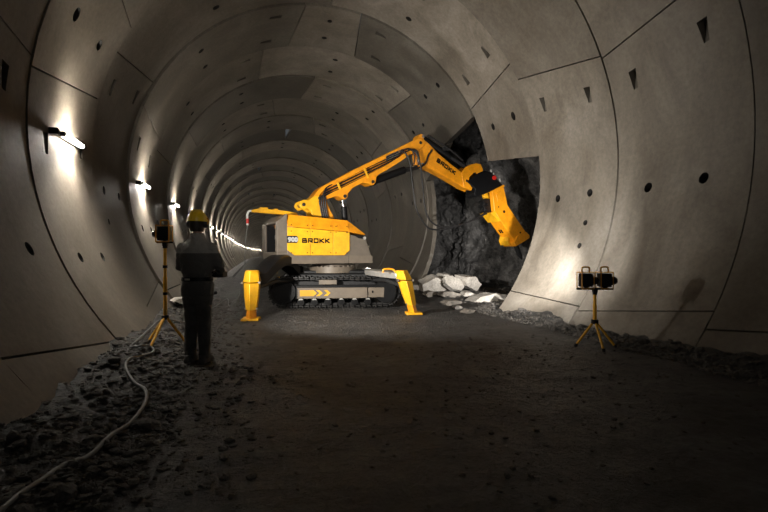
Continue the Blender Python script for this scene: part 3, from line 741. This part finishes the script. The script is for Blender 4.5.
# --- breaker head bracket
hb = plate('breaker_bracket', 'black', [(4.40, 3.60), (4.60, 3.72), (4.86, 3.90), (5.10, 4.0), (5.48, 3.97), (5.62, 3.80), (5.87, 3.60), (5.40, 3.36), (4.80, 3.13), (4.68, 3.22), (4.74, 3.38)], -.22, .22, bevel=.02)
m = MB(); m.cyl((5.50, -.26, 3.80), (5.50, -.20, 3.80), .07, 16); rd = part(m, 'red_cap', 'red', RU, hb)
m = MB()
for p in ((4.92, 3.32), (5.10, 3.40), (5.28, 3.48), (5.80, 3.70), (5.42, 3.96)): m.cyl((p[0], -.19, p[1]), (p[0]-.03, -.19, p[1]+.10), .028, 8)
m.cyl((5.48, -.235, 3.90), (5.47, -.235, 3.96), .02, 8)
part(m, 'bolt', 'silver', RU, hb)
# --- breaker housing
brk = plate('breaker_housing', 'orange', [(5.52, 2.90), (5.97, 3.10), (6.08, 2.921), (6.42, 2.56), (6.86, 2.10), (6.78, 1.95), (6.40, 1.78), (6.10, 2.05), (5.783, 2.385), (5.56, 2.64)], -.26, .26, bevel=.015)
plate('near_plate', 'orange', [(5.40, 3.33), (5.868, 3.575), (6.02, 3.10), (6.06, 2.90), (5.60, 2.62), (5.49, 2.72), (5.46, 2.95)], -.262, -.10, brk, bevel=.012)
plate('far_plate', 'yellow', [(5.38, 3.33), (5.868, 3.575), (6.02, 3.10), (6.0, 2.90), (5.60, 2.64), (5.42, 2.66), (5.38, 2.76), (5.58, 2.84), (5.60, 3.0), (5.46, 3.12)], .14, .25, brk, bevel=.01)
plate('top_flange', 'orange', [(5.34, 3.30), (5.36, 3.36), (5.87, 3.60), (5.90, 3.54)], -.29, .30, brk, bevel=.006)
plate('inspection_cover', 'orange', [(5.54, 3.28), (5.78, 3.40), (5.86, 3.12), (5.62, 3.02)], -.275, -.26, brk, bevel=.008)
plate('wear_step', 'yellow', [(5.36, 2.66), (5.56, 2.74), (5.80, 2.42), (5.70, 2.38), (5.52, 2.56)], -.24, .30, brk, bevel=.01)
plate('nose_collar', 'orange', [(6.33, 1.70), (6.405, 1.58), (7.03, 1.86), (7.02, 1.975), (6.84, 2.09), (6.46, 1.93)], -.30, .28, brk, bevel=.01)
plate('collar_lug', 'yellow', [(6.22, 1.78), (6.30, 1.62), (6.42, 1.64), (6.44, 1.86), (6.28, 1.98)], -.1, .33, brk, bevel=.01)
for x, z, r_ in ((5.90, 2.72, .045), (6.62, 2.05, .028), (5.66, 2.86, .02)):
    m = MB(); m.cyl((x, -.272, z), (x, -.255, z), r_, 16); part(m, 'port', 'black', RU, brk)
for u in (0, 1):
    m = MB(); m.box(-.005, .02, -.02+.09*u, .02+.09*u, -.07, .07, Matrix.Translation((6.045, 0, 2.085)) @ Matrix.Rotation(rad(-42), 4, 'Y')); part(m, 'slot', 'black', RU, brk)
m = MB(); m.box(5.22, 5.62, -.09, .13, 2.68, 3.12)
for p in ((5.18, 3.02), (5.16, 2.88), (5.28, 2.76), (5.34, 2.94)): m.cyl((p[0], -.14, p[1]), (p[0], .12, p[1]), .045, 10)
part(m, 'valve', 'black', RU, brk, bevel=.01)
m = MB(); m.tube([(6.50, 0, 1.90), (6.80, 0, 1.42), (6.90, 0, 1.26), (6.97, 0, 1.14)], [.085, .085, .07, .02], 18); part(m, 'chisel', 'darkgrey', RU, brk)
# --- hanging hoses
for pts in ([(1.95, -.26, 4.28), (2.115, -.30, 4.20), (2.25, -.32, 3.907), (2.30, -.33, 3.5), (2.353, -.33, 3.191), (2.46, -.33, 2.62), (2.75, -.33, 2.20), (3.0, -.33, 2.06), (3.531, -.33, 2.089), (4.3, -.33, 2.30), (4.95, -.30, 2.55), (5.15, -.28, 2.62)],
            [(2.20, -.26, 4.36), (2.45, -.30, 4.28), (2.594, -.32, 3.94), (2.64, -.35, 3.5), (2.664, -.36, 3.212), (2.72, -.36, 2.75), (2.90, -.36, 2.33), (3.309, -.36, 2.14), (3.946, -.35, 2.192), (4.6, -.33, 2.42), (5.1, -.30, 2.66)]):
    m = MB(); m.tube(spline(pts, 8), .025, 10); part(m, 'hanging_hose', 'hose', RU)

# power cable of the machine, down to the floor and round to the lamp tripod
def world(Mx, p): return Matrix.Translation((MX, MY, 0)) @ Mx @ Vector(p)
c0 = world(RU, (-2.237, 0, 2.04)); c1 = world(RU, (-2.32, 0, 1.06))
pts = [c0, (c0+c1)/2+Vector((-.015, 0, 0)), c1, c1+Vector((-.12, .1, -.75)), c1+Vector((-.35, .25, -1.02)), (-2.63, 13.3, .06), (-2.80, 11.6, .05), (-2.98, 10.2, .07), (-3.05, 9.2, .09), (-3.10, 8.2, .16), (-3.02, 7.5, .28), (-3.10, 7.16, .36), (-3.22, 7.02, .36), (-3.28, 6.92, .30), (-3.38, 6.72, .20), (-3.40, 6.45, .16), (-3.38, 6.20, .12)]
low = [(-3.26, 6.12), (-3.18, 6.28), (-3.12, 6.18), (-3.18, 5.85), (-3.24, 5.55), (-3.20, 5.25), (-3.05, 4.95), (-2.90, 4.68), (-2.82, 4.38), (-2.80, 4.05), (-2.83, 3.80), (-2.87, 3.55), (-2.92, 3.27), (-3.0, 3.05), (-3.03, 2.90), (-3.06, 2.72), (-3.10, 2.4)]
sp = spline(pts+[(x, y, floor_h(x, y)+(.035 if y > 3.4 else .012)) for x, y in low], 8)
sp = [Vector((p.x, p.y, max(p.z, floor_h(p.x, p.y)+.012))) if p.y < 13.5 else p for p in sp]
m = MB(); m.tube(sp, [.010 if p.y > 7.6 else .0145 for p in sp], 8)
tag(m.build('power_cable', 'cable', smooth=80), 'grey power cable snaking over the left rubble bank to the machine', 'cable')

# ------------------------------------------------------------------ work light tripods
def tripod(label, loc, rz, pole_top, hub, feet, bars, heads, lens_dir, cb_=.26):
    t = thing('tripod_work_light', label, 'work light', loc, rz)
    m = MB(); m.cyl((0, 0, hub-.02), (0, 0, pole_top), .021, 14); m.cyl((0, 0, hub), (0, 0, hub+(pole_top-hub)*.55), .026, 14); m.build('pole', 'tripod', t)
    m = MB(); m.cyl((0, 0, hub-.025), (0, 0, hub+.035), .05, 14); m.build('hub', 'black', t, bevel=.004)
    for z in bars:
        m = MB(); m.cyl((0, 0, z-.02), (0, 0, z+.02), .032, 14); m.build('collar', 'black', t)
    for f in feet:
        m = MB(); m.tube([(f[0]*.06, f[1]*.06, hub), (f[0]*.97, f[1]*.97, .03)], .017, 10); lg = m.build('leg', 'tripod', t)
        m = MB(); m.cyl((f[0]*.955, f[1]*.955, .05), (f[0], f[1], .0), .022, 10); m.build('rubber_foot', 'rubber', lg)
    z0 = pole_top
    m = MB(); m.box(-cb_, cb_, -.02, .02, z0, z0+.025); m.box(-.03, .03, -.03, .03, z0-.04, z0+.03); m.build('crossbar', 'black', t, bevel=.004)
    for hx in heads:
        m = MB(); m.box(hx-.085, hx+.07, -.07, .07, z0+.04, z0+.235); hd = m.build('lamp_head', 'black', t, bevel=.012)
        m = MB()
        for yy in (-.082, .082):
            m.tube([(hx-.095, yy, z0+.02), (hx-.095, yy, z0+.25), (hx+.075, yy, z0+.25), (hx+.075, yy, z0+.02), (hx-.095, yy, z0+.02)], .009, 6)
        for xx in (-.095, .075): m.tube([(hx+xx, -.082, z0+.25), (hx+xx, .082, z0+.25)], .009, 6)
        m.build('guard_frame', 'lampyel', hd)
        m = MB(); m.tube(spline([(hx-.06, 0, z0+.25), (hx-.06, 0, z0+.31), (hx-.035, 0, z0+.325), (hx+.02, 0, z0+.325), (hx+.045, 0, z0+.31), (hx+.045, 0, z0+.25)], 4), .011, 8); m.build('handle', 'lampyel', hd)
        m = MB(); m.tube([(hx+lens_dir*.06, 0, z0+.13), (hx+lens_dir*.12, 0, z0+.13), (hx+lens_dir*.16, 0, z0+.13)], [.07, .062, .045], 18); m.build('lens', 'lens', hd)
        m = MB(); m.box(hx-.02, hx+.02, -.02, .02, z0+.02, z0+.05); m.build('mount', 'darkgrey', hd)
    return t
ca, sa = cos(-.286), sin(-.286)
def loc2(fx, fy, ox, oy): dx, dy = fx-ox, fy-oy; return (dx*ca+dy*sa, -dx*sa+dy*ca)
rt = (2.78, 5.20); zr = floor_h(*rt)
tripod('short yellow tripod with two dark box lamps by the right wall', (rt[0], rt[1], zr), -.286, .83, .37,
       [loc2(2.56, 5.33, *rt), loc2(2.68, 4.92, *rt), loc2(3.05, 5.10, *rt)], [.78], [-.125, .145], 1)
lt = (-3.10, 6.85); zl = floor_h(*lt)
tripod('tall yellow tripod with box lamps standing behind the worker on the left bank', (lt[0], lt[1], zl-.02), -.15, 1.43, .38,
       [(-.19, -.22), (-.06, -.42), (.36, -.18)], [1.1, .72, 1.38], [.0], -1, .11)

# ------------------------------------------------------------------ worker seen from behind
px, py = -2.56, 5.83
man = thing('person', 'worker in dark clothes and yellow helmet seen from behind, holding a control box', 'person', (px, py, floor_h(px, py)), -.30)
def ring_e(cx, cy, z, rx, ry, k=20, pw=1.0): return [Vector((cx+rx*cos(2*pi*j/k), cy+ry*sin(2*pi*j/k), z)) for j in range(k)]
def remesh(o, vs, smooth=6):
    r = o.modifiers.new('r', 'REMESH'); r.mode = 'VOXEL'; r.voxel_size = vs; r.use_smooth_shade = True
    s = o.modifiers.new('s', 'SMOOTH'); s.factor = .5; s.iterations = smooth
    return o
sh_l, el_l, wr_l = Vector((-.172, -.01, 1.395)), Vector((-.238, .05, 1.17)), Vector((-.12, .28, 1.09))
sh_r, el_r, wr_r = Vector((.172, -.01, 1.395)), Vector((.245, .07, 1.17)), Vector((.16, .30, 1.10))
m = MB()
m.loft([ring_e(0, 0, z, rx, ry) for z, rx, ry in ((.90, .15, .10), (1.05, .13, .09), (1.3, .16, .10), (1.43, .15, .09), (1.50, .07, .065), (1.56, .055, .06), (1.62, .055, .06))])
m.ell((0, .015, 1.70), .078, .095, .115, 20, 14); m.ell((0, .05, 1.645), .05, .055, .05)
m.tube([(0, .10, 1.71), (0, .125, 1.685), (0, .115, 1.668)], [.012, .016, .012], 8)
for s in (-1, 1): m.ell((s*.08, .0, 1.69), .012, .022, .033, 10, 8); m.ell((s*.03, .092, 1.715), .015, .012, .010, 8, 6)
m.tube([(-.025, .103, 1.645), (.025, .103, 1.645)], .008, 8)
for a, e, w in ((sh_l, el_l, wr_l), (sh_r, el_r, wr_r)):
    m.tube([a, a.lerp(e, .5), e, e.lerp(w, .5), w], [.05, .043, .037, .033, .026], 12)
for s, ax in ((-1, -.095), (1, .095)):
    m.tube([(ax, 0, .92), (ax, .0, .70), (ax, .02, .48), (ax, -.0, .28), (ax, -.01, .10), (ax, .05, .04)], [.085, .075, .052, .05, .036, .035], 12)
def hand(wr, s):
    d = Vector((-s*.35, .55, -.05)).normalized(); side = Vector((s*1., .3, 0)).normalized(); side = (side-d*side.dot(d)).normalized(); up = side.cross(d)
    if up.z < 0: up = -up
    pc = wr+d*.05
    m.tube([wr, wr+d*.03, wr+d*.07, wr+d*.09], [.026, .032, .034, .026], 10)
    for k, (o_, ln) in enumerate(((-.030, .066), (-.010, .078), (.010, .072), (.029, .058))):
        b0 = wr+d*.085+side*o_; b1 = b0+d*ln*.45+up*.004; b2 = b1+d*ln*.3-up*ln*.30; b3 = b2-up*ln*.34-d*.004
        m.tube([b0-d*.02, b0, b1, b2, b3], [.0095, .0095, .009, .0085, .0065], 8)
    t0 = wr+d*.03-side*s*0+side*(-s)*.028; t1 = t0+d*.028+side*(-s)*.022-up*.008; t2 = t1+d*.030+side*(-s)*.006-up*.006
    m.tube([t0, t1, t2], [.013, .011, .008], 8)
hand(wr_l, -1); hand(wr_r, 1)
remesh(m.build('body', 'skin', man, smooth=180), .0065, 2)
# jacket
m = MB()
m.loft([ring_e(0, cy, z, rx, ry, 28) for z, rx, ry, cy in ((.81, .195, .135, 0), (.90, .20, .145, 0), (.98, .19, .14, 0), (1.035, .168, .12, 0), (1.10, .185, .135, .0), (1.22, .205, .145, -.005), (1.33, .210, .145, -.01), (1.40, .195, .135, -.01), (1.46, .150, .11, -.005), (1.51, .105, .09, 0), (1.55, .078, .08, 0))])
for a, e, w in ((sh_l, el_l, wr_l), (sh_r, el_r, wr_r)):
    a2 = a+Vector((-.04 if a.x > 0 else .04, 0, -.005))
    m.ell(a, .075, .075, .075)
    m.tube([a, a.lerp(e, .15), a.lerp(e, .35), a.lerp(e, .7), e, e.lerp(w, .35), e.lerp(w, .75), w-(w-e).normalized()*.01], [.074, .075, .072, .066, .062, .057, .052, .043], 18)
jk = m.build('jacket', 'jacket', man, smooth=180); remesh(jk, .011, 9)
dt = bpy.data.textures.new('cloth folds', 'CLOUDS'); dt.noise_scale = .11
dm = jk.modifiers.new('d', 'DISPLACE'); dm.texture = dt; dm.strength = .022; dm.mid_level = .5
m = MB(); m.loft([ring_e(0, 0, 1.51, .10, .095, 24), ring_e(0, .0, 1.58, .078, .083, 24)]); m.build('collar', 'jacket', man, smooth=60)
# trousers
m = MB()
m.loft([ring_e(0, 0, z, rx, ry, 26) for z, rx, ry in ((.72, .17, .125), (.80, .182, .135), (.92, .17, .125), (1.0, .15, .11))])
for s in (-1, 1):
    x = s*.077
    m.tube([(x, 0, .84), (x, .0, .70), (x*1.02, .012, .52), (x*1.05, .0, .40), (x*1.08, -.005, .24), (x*1.12, 0, .12), (x*1.14, .005, .055)], [.086, .092, .082, .076, .072, .070, .074], 20)
tr = m.build('trousers', 'trousers', man, smooth=180); remesh(tr, .010, 6)
dm = tr.modifiers.new('d', 'DISPLACE'); dm.texture = dt; dm.strength = .022; dm.mid_level = .5
for s in (-1, 1):
    m = MB(); x = s*.088
    m.loft([[Vector((x+dx*w, y, z)) for dx, z in ((-1, 0), (1, 0), (1.05, h*.4), (.7, h), (-.7, h), (-1.05, h*.4))] for y, w, h in ((-.10, .035, .07), (-.08, .045, .10), (0, .048, .105), (.07, .05, .085), (.14, .052, .06), (.18, .04, .045), (.195, .02, .03))])
    bt_ = m.build('boot', 'boot', man, smooth=60, bevel=.008)
m = MB(); m.loft([ring_e(0, 0, 1.00, .192, .143, 30), ring_e(0, 0, 1.045, .188, .140, 30)]); m.build('belt', 'black', man, smooth=60)
m = MB(); m.box(-.09, -.03, -.152, -.135, 1.01, 1.032); m.build('belt_buckle', 'silver', man, bevel=.002)
# helmet
m = MB(); rings_ = []
for i in range(11):
    a = (pi/2)*i/10; rings_.append([Vector((.118*cos(a)*cos(2*pi*j/28), -.0+.138*cos(a)*sin(2*pi*j/28), 1.735+.125*sin(a))) for j in range(28)])
m.loft(rings_[:-1]+[[v*1 for v in rings_[-1]]] if False else rings_[:-1])
hl = m.build('helmet', 'helmet', man, smooth=60)
m = MB(); m.loft([[Vector((.118*cos(t)*k, (.138*sin(t)+(.05 if sin(t) > 0 else 0)*max(0, sin(t))*(k > 1))*k, z)) for t in [2*pi*j/28 for j in range(28)]] for k, z in ((.97, 1.742), (1.045, 1.730), (1.045, 1.720), (.97, 1.728))], False); m.build('helmet_brim', 'helmet', hl, smooth=60)
m = MB()
for x in (-.035, 0, .035): m.tube([(x, .138*cos(a)*.99, 1.737+.128*sin(a)) for a in [pi*i/12 for i in range(13)]], .009, 8)
m.build('helmet_rib', 'helmet', hl)
m = MB(); m.loft([ring_e(0, .0, 1.735, .100, .115, 24), ring_e(0, -.01, 1.66, .088, .10, 24), ring_e(0, -.01, 1.60, .07, .085, 24)]); m.build('hair', 'hair', man, smooth=60)
for s in (-1, 1):
    m = MB(); m.tube([(s*.085, .0, 1.69), (s*.112, .0, 1.69), (s*.125, .0, 1.69)], [.045, .045, .030], 18); e_ = m.build('ear_muff', 'darkgrey', man, smooth=50)
    m = MB(); m.tube(spline([(s*.12, 0, 1.69), (s*.138, 0, 1.73), (s*.12, 0, 1.77)], 4), .008, 8); m.build('muff_arm', 'lampyel', e_)
# control box in his hands
cb = thing('remote_control', 'dark remote control box held at the worker\'s waist', 'remote control', (px, py, floor_h(px, py)), -.30)
m = MB(); m.box(-.13, .20, .30, .46, 1.02, 1.10); m.build('housing', 'darkgrey', cb, bevel=.012)
for x in (-.06, .12):
    m = MB(); m.cyl((x, .37, 1.10), (x, .37, 1.16), .008, 8); m.ell((x, .37, 1.165), .016, .016, .016, 10, 8); m.build('joystick', 'black', cb)
m = MB(); m.box(-.02, .08, .38, .44, 1.10, 1.112); m.build('display', 'silver', cb)
m = MB(); m.tube(spline([(-.12, .33, 1.10), (-.16, .10, 1.13), (-.18, -.02, 1.10)], 6), .012, 6); m.tube(spline([(.19, .33, 1.10), (.20, .12, 1.12), (.19, -.02, 1.10)], 6), .012, 6); m.build('strap', 'black', cb)

# ------------------------------------------------------------------ wall lamps along the left side
def make_lamp():
    t = thing('wall_lamp', 'x', 'wall lamp')
    # local: x away from wall, y along the tunnel (away from the viewer), z up
    m = MB(); m.tube([(.10, -.36, .0), (.10, .36, .0)], .028, 12); m.build('lamp_tube', 'tube', t)
    m = MB(); m.box(0, .05, -.46, .46, -.03, .03)
    for y in (-.40, .40): m.box(.03, .135, y-.04, y+.04, -.035, .035)
    m.build('lamp_base', 'darkgrey', t, bevel=.006)
    m = MB(); m.box(0, .12, -.62, -.55, -.05, .04); m.build('junction_box', 'black', t, bevel=.006)
    return t
lamp0 = make_lamp(); k = 0
near_labels = ['glowing wall lamp nearest the viewer, high at the far left', 'glowing wall lamp second along the left wall, above the tripod', 'glowing wall lamp third along the left wall, left of the yellow helmet']
def spot(name, loc, target, energy, size, blend, col=(1, .93, .82), radius=.05):
    l = bpy.data.lights.new(name, 'SPOT'); l.energy = energy; l.spot_size = rad(size); l.spot_blend = blend; l.color = col; l.shadow_soft_size = radius
    o = bpy.data.objects.new(name, l); COL.objects.link(o); o.location = loc
    o.rotation_euler = (Vector(target)-Vector(loc)).to_track_quat('-Z', 'Y').to_euler(); return o
n = 1
while seam(n) < 255:
    s = seam(n)+RW*-.5+.05 if n == 1 else seam(n+1)+RW*.40
    s = seam(n+1)+RW*.52
    p = on_ring(s, pi, ring_r(n)); c, t_ = centre(s)
    o = lamp0 if k == 0 else copy_tree(lamp0)
    o.location = p; o.rotation_euler = (0, 0, -atan2(t_.x, t_.y))
    if k < 3: o['label'] = near_labels[k]
    else: o['label'] = 'small glowing wall lamp in the receding row beyond the worker'; 
    o['group'] = 'wall lamps along the left side'
    if k < 40:
        base = p+Vector((.125, 0, 0))
        spot('wall_lamp_light', base, base+Vector((-.10, 0, -1)), LD, 118, .9)
        spot('wall_lamp_light', base, base+Vector((-.10, 0, 1)), LU, 84, .9)
    k += 1; n -= 2


# ------------------------------------------------------------------ other light
spot('tripod_lamp_light', (lt[0]+.22, lt[1]+.06, 1.62), (4.2, 11.2, 2.6), 2300, 114, 1., (1, .95, .87), .07)
spot('tripod_lamp_light', (rt[0]+.05, rt[1]+.14, 1.0), (4.6, 10.6, 2.4), 520, 108, 1., (1, .98, .95), .15)
spot('tripod_lamp_light', (rt[0]-.1, rt[1]+.2, 1.0), (6.0, 13.6, 1.2), 4200, 46, 1., (1, .97, .93), .08)
spot('added_fill_light', (-1.2, -1.6, 3.6), (1.4, 12., 5.0), 750, 70, 1., (1, .93, .83), .35)  # added fill from behind the camera; no lamp is known there
w = bpy.data.worlds.new('w'); S.world = w; w.use_nodes = True
w.node_tree.nodes['Background'].inputs[0].default_value = (.9, .95, 1, 1); w.node_tree.nodes['Background'].inputs[1].default_value = .065
cam = bpy.data.cameras.new('camera'); co = bpy.data.objects.new('camera', cam); COL.objects.link(co)
cam.sensor_width = 36; cam.lens = 441.2/768*36; cam.clip_end = 600
co.location = (-1.893, 0, 1.335); co.rotation_euler = (rad(90)-.0049, 0, -.2861)
S.camera = co
S.view_settings.view_transform = 'Standard'; S.view_settings.look = 'None'; S.view_settings.gamma = 1; S.view_settings.exposure = 0
S.view_settings.use_curve_mapping = False
